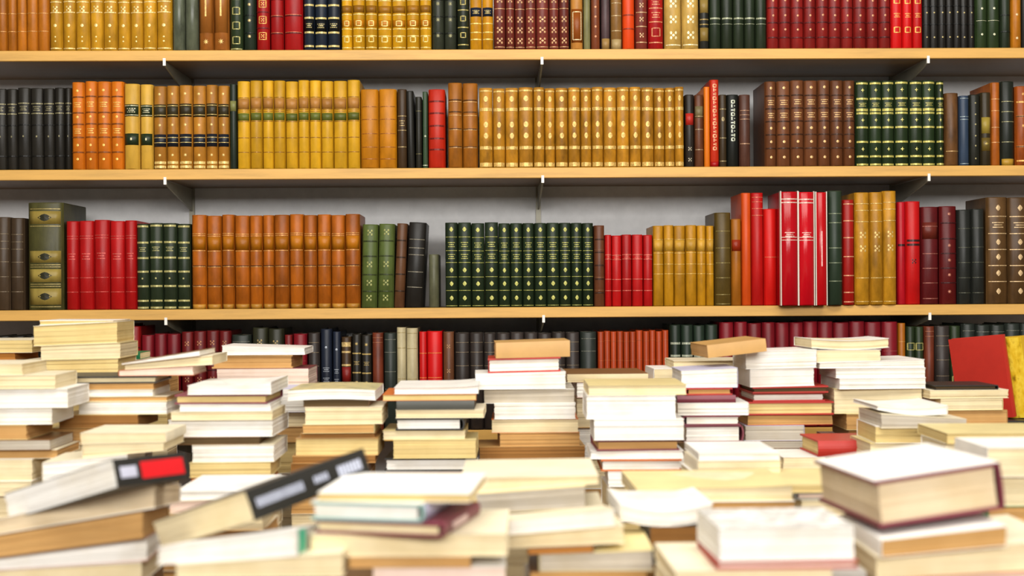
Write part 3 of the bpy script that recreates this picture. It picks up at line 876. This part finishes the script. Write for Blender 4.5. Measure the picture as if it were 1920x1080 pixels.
def slab(b, x0, x1, y0, y1, z0, z1, nx=6, ny=4):
    """thin board with a grid on both faces so that it can be bent"""
    i = len(b.v)
    g = wave(nx, ny, x0, x1, y0, y1)
    n = len(g)
    b.v += [(x, y, z0) for x, y in g] + [(x, y, z1) for x, y in g]
    W = nx + 1
    for j in range(ny):
        for k in range(nx):
            a = i + j * W + k
            b.f.append((a, a + W, a + W + 1, a + 1))
            b.f.append((a + n, a + 1 + n, a + W + 1 + n, a + W + n))
    rim = [k for k in range(W)] + [j * W + nx for j in range(1, ny + 1)] + [ny * W + k for k in range(nx - 1, -1, -1)] + [j * W for j in range(ny - 1, 0, -1)]
    for k in range(len(rim)):
        a, c = rim[k], rim[(k + 1) % len(rim)]
        b.f.append((i + a, i + c, i + c + n, i + a + n))


def loose_book(W, D, H, page, cover, side='B', hard=False, bend=0.0, curl=0.0, name=None, jacket=None, extra=None, seed=0, top=None, shear=(0.0, 0.0), sheary=(0.0, 0.0), board=None, round_=None):
    """book lying flat: front face W wide on y=0, depth D, thickness H, origin under the middle of the front face"""
    rnd = random.Random(seed)
    swap = side in 'LR'
    L, B = (D, W) if swap else (W, D)          # length along the spine, breadth across it
    t = 0.003 if hard else 0.0008
    t = min(board or t, H * 0.2)
    o = 0.003 if hard else 0.0004
    parts = []

    def final(p):
        x, y, z = p                             # canonical: spine along x at y=B, fore-edge at y=0
        if side == 'B':
            q = [x, y, z]
        elif side == 'F':
            q = [-x, B - y, z]
        elif side == 'R':
            q = [y - B / 2, -x + L / 2, z]
        else:
            q = [-(y - B / 2), x + L / 2, z]
        u = 2 * q[0] / W
        q[2] += bend * u * u + q[0] * (shear[0] + (shear[1] - shear[0]) * z / H) + q[1] * (sheary[0] + (sheary[1] - sheary[0]) * z / H)
        f = max(0.0, z / H - 0.5) * 2
        if curl:
            q[2] += f * abs(curl) * max(0.0, (u if curl > 0 else -u)) ** 2.5
        return tuple(q)

    def mk(name_, b, mat, smooth=False):
        m = mesh(name_, [final(p) for p in b.v], b.f, smooth)
        m.materials.append(mat)
        parts.append((name_, m))

    # page block in a few uneven gatherings
    b = MB()
    nx, ny = 8, 4
    nl = max(3, min(9, int(H / 0.004)))
    zs = [t + (H - 2 * t) * k / nl for k in range(nl + 1)]
    rings = []
    skew = rnd.uniform(-.002, .002)
    for k in range(nl):
        a = 0 if nl < 2 else rnd.uniform(0, .0014)
        c = rnd.uniform(0, .0011)
        for z in (zs[k] + (zs[1] - zs[0]) * .06, zs[k + 1] - (zs[1] - zs[0]) * .06) if nl > 1 else (zs[0], zs[1]):
            x0, x1, y0, y1 = -L / 2 + o + c, L / 2 - o - c, o + a + skew * (z / H) + .0005, B - t - (.003 if hard else .0002)
            pts = [(x0 + (x1 - x0) * i / nx, y0) for i in range(nx)] + [(x1, y0 + (y1 - y0) * j / ny) for j in range(ny)] \
                + [(x1 + (x0 - x1) * i / nx, y1) for i in range(nx)] + [(x0, y1 + (y0 - y1) * j / ny) for j in range(ny)]
            rings.append([(x, max(o * .3, y), z) for x, y in pts])
    n = len(rings[0])
    rings[0] = [(x, y, t) for x, y, z in rings[0]]
    rings[-1] = [(x, y, H - t) for x, y, z in rings[-1]]
    for R in rings:
        b.v += R
    for k in range(len(rings) - 1):
        for j in range(n):
            a, c = k * n + j, k * n + (j + 1) % n
            b.f.append((a, c, c + n, a + n))
    b.f.append(tuple(range(n - 1, -1, -1)))
    b.f.append(tuple((len(rings) - 1) * n + j for j in range(n)))
    mk('page_block', b, paper(PC.get(page, page)))
    cm = card(CC.get(cover, cover))
    # cover: two boards and a spine in one
    b = MB()
    slab(b, -L / 2, L / 2, 0, B, 0, t, 8, 5)
    slab(b, -L / 2, L / 2, 0, B, H - t, H, 8, 5)
    bl = min(0.004, H * .16) if hard else 0.0006
    bl = bl if round_ is None else round_
    i = len(b.v)
    nz, nxs = 6, 8
    for q in range(nxs + 1):
        x = -L / 2 + L * q / nxs
        for k in range(nz + 1):
            a = k / nz
            b.v.append((x, B + bl * math.sin(math.pi * a), H * a))
        for k in range(nz + 1):
            a = k / nz
            b.v.append((x, B - t + bl * math.sin(math.pi * a), H * a))
    M = 2 * (nz + 1)
    for q in range(nxs):
        for k in range(nz):
            a = i + q * M + k
            b.f.append((a, a + 1, a + M + 1, a + M))
            c = a + nz + 1
            b.f.append((c, c + M, c + M + 1, c + 1))
    for q in (0, nxs):
        for k in range(nz):
            a = i + q * M + k
            b.f.append((a, a + 1, a + nz + 2, a + nz + 1))
    mk('cover', b, cm)
    if jacket or top:
        b = MB()
        slab(b, -L / 2 + .0004, L / 2 - .0004, .0004, B, H + .0001, H + .0006, 8, 5)
        mk('dust_jacket' if jacket else 'cover_print', b, top if top else card(CC.get(jacket, jacket)))
    for (nm, a0, a1, c0, c1, hx) in (extra or []):
        # patch on the spine: a along its length 0..1, c across 0..1
        b = MB()
        for q in range(5):
            a = a0 + (a1 - a0) * q / 4
            for k in range(4):
                c = c0 + (c1 - c0) * k / 3
                b.v.append((L / 2 - L * a, B + bl * math.sin(math.pi * c) + .0007, H * c))
        for q in range(4):
            for k in range(3):
                e = q * 4 + k
                b.f.append((e, e + 1, e + 5, e + 4))
        mk(nm, b, card(hx))
    return parts


SEED = [0]


def add_loose(M, label, group, parts, hard):
    r = empty('hardback_book' if hard else 'paperback_book', (0, 0, 0))
    r.matrix_world = M
    tag(r, label, 'book', group)
    for nm, m in parts:
        put(nm, m, None, r)
    return r


PWORD = dict(h='beige', w='white', c='cream', y='yellowed', t='tan', b='brown', g='greyish', o='orange-brown', p='pinkish', d='dark')
CWORD = dict(w='white', c='cream', y='yellow', t='tan', b='brown', k='black', r='red', m='maroon', g='grey', n='dark grey', p='pink',
             o='orange', l='green', s='pale grey', e='green', z='teal-edged', v='lavender')


KY = 1.25


def pile(place, Y, books, depth=0.14, yaw=0.0, fill=True):
    """books: (x0, x1, y_top, y_bottom, page, cover, options) measured on the front faces, from top to bottom"""
    Y *= KY
    zs = []
    for bk in books:
        xm = (bk[0] + bk[1]) / 2
        zs.append([P(xm, bk[2], Y).z, P(xm, bk[3], Y).z])
    for k in range(len(zs) - 1):
        m = (zs[k][1] + zs[k + 1][0]) / 2
        zs[k][1] = zs[k + 1][0] = m
    n = len(books)
    rolls = [math.tan(math.radians((bk[6] if len(bk) > 6 else {}).get('roll', 0))) for bk in books] + [0.0]
    below = None                                # (x, z, slope) of the face the next book rests on
    for k in range(n - 1, -1, -1):
        bk = books[k]
        op = bk[6] if len(bk) > 6 else {}
        SEED[0] += 1
        rnd = random.Random(SEED[0])
        Yk = Y + op.get('dy', rnd.uniform(-.006, .006))
        X0, X1 = P(bk[0], 540, Yk).x, P(bk[1], 540, Yk).x
        xc, W, H = (X0 + X1) / 2, X1 - X0, zs[k][0] - zs[k][1] - .0003
        hard = op.get('h', False)
        side = op.get('s', 'B' if W > .145 else rnd.choice('LR'))
        rb = rolls[k + 1] if below is None else below[2]
        ry = 0.0 if below is None else below[3]
        dp = op.get('D', depth)
        rty = max(ry - .75 * H / dp, min(ry + .75 * H / dp, op.get('py', 0.0)))
        lim = 1.3 * H / W
        rt = max(rb - lim, min(rb + lim, rolls[k]))
        zb = zs[k][1] if below is None else below[1] + rb * (xc - below[0]) + .0003
        parts = loose_book(W, op.get('D', depth), H, bk[4], bk[5], side, hard, op.get('bend', 0), op.get('curl', 0),
                           jacket=op.get('j'), extra=op.get('x'), seed=SEED[0], top=op.get('top'), shear=(rb, rt), sheary=(ry, rty))
        M = Matrix.Translation((xc, Yk, zb)) @ Matrix.Rotation(math.radians(op.get('yaw', yaw + rnd.uniform(-2, 2))), 4, 'Z')
        below = (xc, zb + H, rt, rty)
        cw, pw = CWORD[bk[5]], PWORD[bk[4]]
        what = op.get('d') or ('%s %s' % (cw, 'hardback' if hard else 'paperback') + ('' if cw == pw else ' with %s pages' % pw))
        pos = 'top' if k == 0 else (ORD[k] + ' from top')
        lb = '%s, %s of %s' % (what, pos, place) if n > 1 else '%s, %s' % (what, place)
        add_loose(M, lb, 'loose books in ' + place, parts, hard)
    if fill:
        z = zs[-1][1]
        gap = z - TZ
        nf = max(1, round(gap / 0.065)) if gap > .012 else 0
        X0, X1 = P(books[-1][0], 540, Y).x, P(books[-1][1], 540, Y).x
        for k in range(nf):
            SEED[0] += 1
            rnd = random.Random(SEED[0])
            H = gap / nf
            parts = loose_book(max(.13, min(.2, X1 - X0)), depth, H - .0004, rnd.choice('cwtcy'), rnd.choice('cwtb'), 'B', seed=SEED[0])
            M = Matrix.Translation(((X0 + X1) / 2, Y + .008, TZ + .0002 + k * H)) @ Matrix.Rotation(math.radians(rnd.uniform(-2, 2)), 4, 'Z')
            add_loose(M, 'pale paperback low down, supporting one of the loose piles on the table', 'hidden books at the foot of the piles', parts, False)


def single(label, group, x, y, Y, W, D, H, page, cover, yaw=0, roll=0, pitch=0, anchor=0, **k):
    """one book; (x, y) is the pixel of the middle of its lower front edge"""
    SEED[0] += 1
    hard = k.get('hard', False)
    parts = loose_book(W, D, H, page, cover, seed=SEED[0], **k)
    Y *= KY
    M = (Matrix.Translation(P(x, y, Y)) @ Matrix.Rotation(math.radians(yaw), 4, 'Z')
         @ Matrix.Rotation(-math.radians(roll), 4, 'Y') @ Matrix.Rotation(math.radians(pitch), 4, 'X') @ Matrix.Translation((-W / 2 * anchor, 0, 0)))
    return add_loose(M, label, group, parts, hard)


# back rows, left to right
pile('the pile at the far left edge', 2.34, [
    (-70, 60, 637, 661, 'y', 'c'), (-80, 30, 662, 680, 'o', 'o'), (-60, 78, 682, 712, 'c', 'b')])
pile('the tall left pile reaching the shelf', 2.24, [
    (74, 212, 601, 607, 'y', 'w', dict(dy=.04, roll=-1)), (62, 219, 607, 645, 'y', 'c', dict(roll=2.6)),
    (75, 225, 647, 673, 'c', 'y', dict(roll=2)), (31, 221, 675, 704, 'y', 'c', dict(roll=1)), (40, 200, 705, 745, 'c', 'k', dict(h=True))])
pile('the white left-edge pile', 1.94, [
    (-90, 42, 682, 703, 'c', 'c'), (-80, 102, 704, 728, 'c', 'c'), (-90, 125, 731, 765, 'w', 'w'), (-80, 95, 766, 796, 'w', 'w'),
    (-90, 50, 798, 824, 't', 'y'), (-70, 92, 826, 843, 'g', 'b'), (-80, 105, 845, 858, 't', 'c'), (-90, 60, 864, 902, 'c', 'w'), (-90, 56, 903, 930, 'c', 'c')])
pile('the slanting loose pile left of centre', 2.07, [
    (226, 374, 668, 676, 'w', 'b', dict(roll=9)), (232, 398, 676, 690, 'c', 'c', dict(roll=6)), (222, 362, 690, 704, 'p', 'o', dict(roll=3)),
    (104, 292, 706, 719, 'c', 'k', dict(h=True)), (162, 288, 719, 729, 't', 't'), (140, 286, 731, 743, 'w', 'c'), (146, 312, 744, 752, 't', 'c'),
    (145, 312, 753, 776, 'w', 'y'), (108, 258, 778, 801, 'b', 't'), (95, 240, 803, 834, 't', 'y'), (110, 250, 836, 866, 'c', 'b')])
pile('the low pile behind the red-label book', 1.84, [
    (148, 310, 817, 836, 'c', 'c'), (152, 306, 837, 854, 'c', 'c', dict(roll=1)), (78, 236, 862, 902, 'w', 'c', dict(roll=5))])
pile('the pile under a thin white book', 2.37, [
    (415, 571, 650, 665, 'w', 'w', dict(roll=-2)), (396, 548, 666, 690, 't', 't', dict(h=True)), (405, 578, 691, 725, 'p', 'm')])
pile('the thick white pile beside slanting one', 1.98, [
    (350, 508, 722, 738, 'w', 'w', dict(D=.2, curl=.006)), (326, 500, 741, 757, 'y', 'm', dict(h=True, D=.17)), (335, 506, 758, 771, 'w', 'w'),
    (318, 510, 771, 788, 'c', 'c'), (313, 510, 788, 819, 'w', 'w', dict(D=.17)), (330, 485, 820, 833, 'd', 'b'),  # dark-paged one is added: its brown paints the shaded gap between books
    (358, 512, 834, 866, 'w', 'c', dict(D=.17)), (353, 506, 867, 894, 'y', 'y'), (357, 500, 895, 906, 'o', 'o'), (345, 505, 908, 940, 'c', 'w')])
pile('the small pile tucked behind', 2.24, [
    (512, 600, 728, 772, 'w', 'v'), (520, 600, 774, 800, 'c', 't'), (515, 598, 802, 830, 't', 'b')], depth=.12)
pile('the brown-paged pile under a picture cover', 2.06, [
    (537, 703, 729, 747, 'w', 'w', dict(D=.19, bend=-.003, top=picture_cover('garden', ['6f7a4a', 'b9b08a', 'd9c88a', '8a8a70'])) ),
    (566, 690, 749, 762, 'd', 'b'), (570, 716, 763, 794, 'c', 'c'), (566, 700, 796, 812, 't', 'y'), (562, 702, 812, 822, 'b', 't'),
    (552, 707, 822, 854, 'y', 't'), (546, 702, 855, 868, 'b', 't'), (542, 690, 869, 888, 'b', 't')])
pile('the pile below the ivory pair', 2.08, [
    (738, 896, 726, 738, 'w', 'w', dict(D=.2, curl=.004, pitch=1.5)), (716, 892, 740, 750, 'y', 'o', dict(D=.18)),
    (742, 888, 752, 767, 'd', 'n', dict(s='F')), (740, 906, 768, 783, 'c', 'c'), (740, 866, 784, 806, 'w', 'k', dict(h=True)),
    (716, 871, 807, 824, 'c', 'y'), (735, 891, 824, 858, 'y', 'y'), (719, 892, 860, 883, 'w', 'k', dict(h=True)), (722, 906, 885, 900, 't', 'b')])
pile('the pile under the tattered tan book', 2.2, [
    (929, 1068, 641, 671, 't', 't', dict(s='F', roll=1.5, d='tattered tan book, spine forward')),
    (914, 1050, 671, 698, 'w', 'r', dict(h=True, roll=1)), (890, 1060, 699, 721, 'w', 'w', dict(roll=1)),
    (906, 1076, 738, 755, 'g', 'w', dict(D=.2, top=picture_cover('brush', ['e8e4da', 'efe9dc', '6a665c', 'ded6c4', 'eee8da']))),
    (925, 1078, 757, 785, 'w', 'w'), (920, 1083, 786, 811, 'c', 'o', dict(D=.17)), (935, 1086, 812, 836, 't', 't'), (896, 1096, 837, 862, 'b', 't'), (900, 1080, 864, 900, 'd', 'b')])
pile('the back pile before the terracotta set', 2.36, [
    (1062, 1215, 700, 716, 'c', 'b', dict(D=.2)), (1080, 1230, 717, 745, 'w', 'p')])
pile('the thick white pile right of centre', 2.02, [
    (1102, 1286, 722, 741, 'c', 'y', dict(D=.19)), (1098, 1266, 741, 785, 'w', 'w'), (1112, 1281, 787, 824, 'w', 'w'),
    (1117, 1272, 826, 845, 't', 'm', dict(h=True)), (1105, 1280, 846, 860, 'w', 'w'), (1125, 1276, 862, 882, 'w', 'o', dict(h=True)), (1138, 1272, 884, 912, 'w', 'w')])
pile('the low pile behind the slanted book', 2.36, [
    (1262, 1400, 676, 690, 'c', 'c'), (1225, 1345, 691, 722, 'c', 'w'), (1235, 1350, 723, 745, 'w', 'c')])
pile('the white pile with maroon covers', 2.16, [
    (1275, 1382, 692, 726, 'w', 'v', dict(roll=2.5)), (1285, 1372, 728, 741, 't', 'r', dict(s='L', h=True)), (1268, 1378, 741, 754, 'd', 'm', dict(s='F', h=True)),
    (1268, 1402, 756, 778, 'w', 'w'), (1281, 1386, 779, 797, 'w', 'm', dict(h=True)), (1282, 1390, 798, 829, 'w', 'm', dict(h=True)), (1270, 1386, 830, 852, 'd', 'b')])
single('tan book slanting up on top of white books, spine to the front', 'loose tan books', 1383, 665, 2.2, .122, .16, .026, 't', 't', roll=6, side='F', yaw=4)
pile('the red-edged pile at back right', 2.25, [
    (1397, 1531, 657, 690, 'w', 'w', dict(roll=1.5)), (1405, 1527, 691, 724, 'w', 'w', dict(roll=1)), (1410, 1552, 725, 736, 'd', 'r', dict(h=True, roll=1)),
    (1410, 1546, 737, 752, 'w', 'r', dict(h=True)), (1398, 1562, 754, 777, 'y', 'r', dict(h=True)), (1400, 1561, 779, 797, 't', 'r'),
    (1395, 1506, 798, 826, 'g', 'v'), (1410, 1530, 827, 840, 'g', 'b'), (1420, 1521, 842, 862, 'y', 'b')])
pile('the right-hand pile below the wine-red set', 2.26, [
    (1520, 1667, 637, 654, 'c', 'w', dict(bend=.004)), (1530, 1651, 655, 676, 'c', 'w'), (1535, 1734, 678, 690, 'w', 'w', dict(roll=1.5, D=.17)),
    (1566, 1735, 690, 708, 'w', 'w'), (1572, 1736, 709, 728, 'w', 'w'), (1563, 1728, 730, 775, 'c', 'y'), (1586, 1730, 777, 806, 't', 'y'), (1590, 1650, 807, 822, 'b', 'b')])
pile('the pile beside the standing red book', 2.24, [
    (1752, 1870, 722, 730, 'd', 'k', dict(h=True)), (1741, 1891, 731, 746, 'c', 'c'), (1762, 1880, 747, 768, 'c', 'y'), (1768, 1888, 770, 798, 't', 't'), (1745, 1900, 800, 830, 'y', 'o')], depth=.125)
pile('the pile of the red leather book', 2.06, [
    (1531, 1642, 826, 855, 'y', 'r', dict(s='F', h=True, d='red leather book, spine forward')), (1465, 1545, 858, 884, 'c', 'w')], depth=.13)
pile('the curling loose pile at the right', 1.98, [
    (1642, 1775, 768, 778, 'w', 'w', dict(D=.17, bend=.006)), (1650, 1812, 782, 800, 'g', 'c', dict(roll=-4)), (1640, 1800, 804, 830, 'y', 'w', dict(curl=-.004)), (1630, 1790, 832, 862, 'c', 'y')])
pile('a flat yellow book lying at the right edge', 1.8, [
    (1775, 1985, 812, 832, 'y', 'y', dict(D=.17, d='yellow flat paperback'))])
pile('the hidden low pile behind slanting one', 2.4, [
    (218, 262, 661, 673, 'c', 'e', dict(s='F')), (210, 300, 674, 705, 'c', 'c')], depth=.1)
# standing books at the far right: boards upright
def standing(label, x, y, Y, W, D, H, page, cover, yaw, lean, top=None):
    """book standing on its tail: spine to the left front"""
    SEED[0] += 1
    parts = loose_book(W, D, H, page, cover, 'F', True, seed=SEED[0], top=top)
    Y *= KY
    M = (Matrix.Translation(P(x, y, Y)) @ Matrix.Rotation(math.radians(lean), 4, 'Y') @ Matrix.Rotation(math.radians(yaw), 4, 'Z')
         @ Matrix.Rotation(math.radians(-90), 4, 'Y') @ Matrix.Translation((W / 2, 0, -H / 2)))
    return add_loose(M, label, 'books standing on the table piles', parts, True)


pile('the dark pile under the standing books', 2.38, [
    (1800, 1990, 789, 815, 'd', 'k', dict(h=True, D=.17)), (1800, 1990, 817, 850, 'd', 'b')])
standing('red hardback standing upright at the right, cover towards the camera', 1903, 781, 2.41, .185, .125, .02, 'c', 'r', 46, -8)
standing('yellow mottled book standing upright at the right edge', 1942, 781, 2.41, .182, .125, .03, 'c', 'c9a020', 40, -8, picture_cover('yellow', ['8a6a10', 'd8b424', 'e8cc40', 'b08a18']))

# middle rows
pile('the pale pile before the maroon-edged one', 1.78, [
    (1308, 1460, 848, 862, 'w', 'w', dict(D=.17)), (1306, 1462, 863, 886, 'c', 'c'), (1300, 1460, 888, 915, 'c', 'w')])
pile('the spread tan pile at middle right', 1.55, [
    (1190, 1485, 914, 938, 'c', 'y', dict(D=.19, curl=.003)), (1265, 1488, 939, 954, 't', 'w'), (1240, 1470, 955, 990, 'c', 'c')])
pile('the pile left of the maroon hardback', 1.66, [
    (1480, 1640, 908, 922, 'y', 'y', dict(D=.19)), (1490, 1640, 924, 936, 'p', 'g', dict(h=True)), (1500, 1645, 938, 966, 'c', 'c')])
pile('the pile between the black-spined books', 1.7, [
    (325, 500, 922, 936, 'w', 'w', dict(D=.19)), (315, 490, 938, 962, 'p', 'c', dict(roll=2)), (300, 490, 964, 995, 'c', 't')])
pile('the cream pile at front centre', 1.52, [
    (862, 1120, 892, 912, 'c', 'c', dict(D=.2, roll=.5)), (890, 1095, 918, 955, 'g', 'y', dict(roll=4)), (930, 1130, 957, 1000, 'w', 'c', dict(roll=3))])
pile('the lower pile at front centre', 1.34, [
    (950, 1152, 962, 992, 'w', 'c', dict(roll=5, D=.13, py=-.12)), (945, 1168, 994, 1022, 'c', 'c', dict(roll=4, py=-.06)), (985, 1110, 1024, 1034, 'o', 'b', dict(roll=2)),  # thin brown one is added: its colour stands in for shadow between books
    (1008, 1222, 1036, 1070, 'g', 'y', dict(roll=2)), (990, 1210, 1073, 1100, 't', 'b')])
pile('the curved open-paged pile at front', 1.43, [
    (1160, 1335, 958, 982, 'w', 'w', dict(bend=.010, D=.15)), (1215, 1315, 992, 1028, 'b', 'n'), (1225, 1320, 1030, 1060, 'd', 'k')], depth=.11)
pile('the pile behind the maroon hardback', 1.56, [
    (1850, 2030, 838, 892, 'c', 'w'), (1860, 2040, 895, 948, 'c', 'c'), (1850, 2030, 950, 985, 't', 'e')])

# front row
single('black paperback with a red spine label, tilted at the left', 'black-spined books in front', 221, 914, 1.36, .205, .128, .036, 'w', 'k',
       yaw=-30, roll=16, pitch=-2, anchor=1, side='R', extra=[('spine_label', .34, .94, .2, .8, 'd8141c'), ('spine_print', .06, .28, .3, .7, 'c8c8d8')])
pile('the tan pile under the red-label book', 1.42, [
    (-80, 288, 949, 985, 'h', 'w', dict(roll=13, D=.15, py=-.16)), (-80, 266, 988, 1030, 't', 'b', dict(roll=9, py=-.1)), (-80, 272, 1034, 1064, 'w', 'p', dict(roll=7, py=-.04)),
    (-80, 262, 1066, 1098, 'c', 'w', dict(roll=3))])
single('black thick paperback with white spine lettering, steeply tilted at front left', 'black-spined books in front', 478, 977, 1.24, .182, .2, .036, 'c', 'k',
       yaw=-40, roll=17, pitch=9, anchor=1, side='R', extra=[('spine_print', .05 + i * .0225, .065 + i * .0225, .36, .66, 'b8bccc') for i in range(17)]
       + [('spine_print', .52 + i * .025, .538 + i * .025, .42, .66, 'b8bccc') for i in range(5)] + [('spine_print', .73 + i * .03, .754 + i * .03, .34, .7, 'b8bccc') for i in range(7)])
pile('the front pile with a green spine', 1.2, [
    (286, 556, 1005, 1046, 'w', 'w', dict(roll=8, py=-.12, D=.13, s='R', yaw=-6, x=[('spine_label', .04, .3, .05, .95, '18a888')])),
    (325, 640, 1049, 1082, 'c', 'c', dict(roll=4, py=-.05)), (330, 600, 1084, 1110, 'w', 'e', dict(h=True))])
pile('the front pile left of centre', 1.22, [
    (590, 880, 924, 940, 'y', 'w', dict(D=.17, yaw=-6)),
    (575, 792, 943, 975, 'w', 'z', dict(h=True, s='R', D=.15, yaw=-12, j='w', x=[('spine_label', .02, .98, .06, .94, 'c4c4e0')])),
    (580, 832, 977, 1001, 'c', 'm', dict(h=True, s='R', D=.16, yaw=-14, x=[('spine_label', .2, .6, .25, .75, 'e8c8c4')])),
    (578, 948, 1003, 1043, 'c', 'c', dict(D=.17)), (650, 880, 1045, 1063, 't', 't'), (695, 945, 1064, 1110, 'p', 'w')])
pile('the front white pile right of centre', 1.2, [
    (1345, 1602, 990, 1052, 'w', 'w', dict(D=.13, yaw=2, d='thick white paperback', top=picture_cover('grey print', ['f2f0ea', 'f4f2ec', 'a8a69e', 'f0eee8', 'f4f2ec']))),
    (1340, 1606, 1053, 1068, 'p', 'r', dict(h=True)), (1262, 1560, 1070, 1100, 'c', 'c', dict(D=.17))])
single('big maroon-edged hardback with white jacket, pages facing front right', 'large hardbacks in front', 1768, 972, 1.24, .152, .2, .054, 'h', 'm', board=.0042, round_=.0012,
       yaw=6, roll=7, hard=True, side='R', jacket='w')
pile('the tan pile under the maroon hardback', 1.22, [
    (1650, 1885, 992, 1026, 't', 'w', dict(roll=6, D=.18)), (1640, 1990, 1030, 1075, 'c', 'c', dict(roll=5, D=.17)), (1690, 1990, 1078, 1110, 'p', 'o', dict(roll=3))])

dup = [(k, v) for k, v in LABELS.items() if len(v) > 1 and 'low down' not in k]
print('DUPLICATE LABELS', [(k, len(v)) for k, v in dup])
print('THINGS', sum(len(v) for v in LABELS.values()), 'OBJECTS', len(bpy.data.objects))
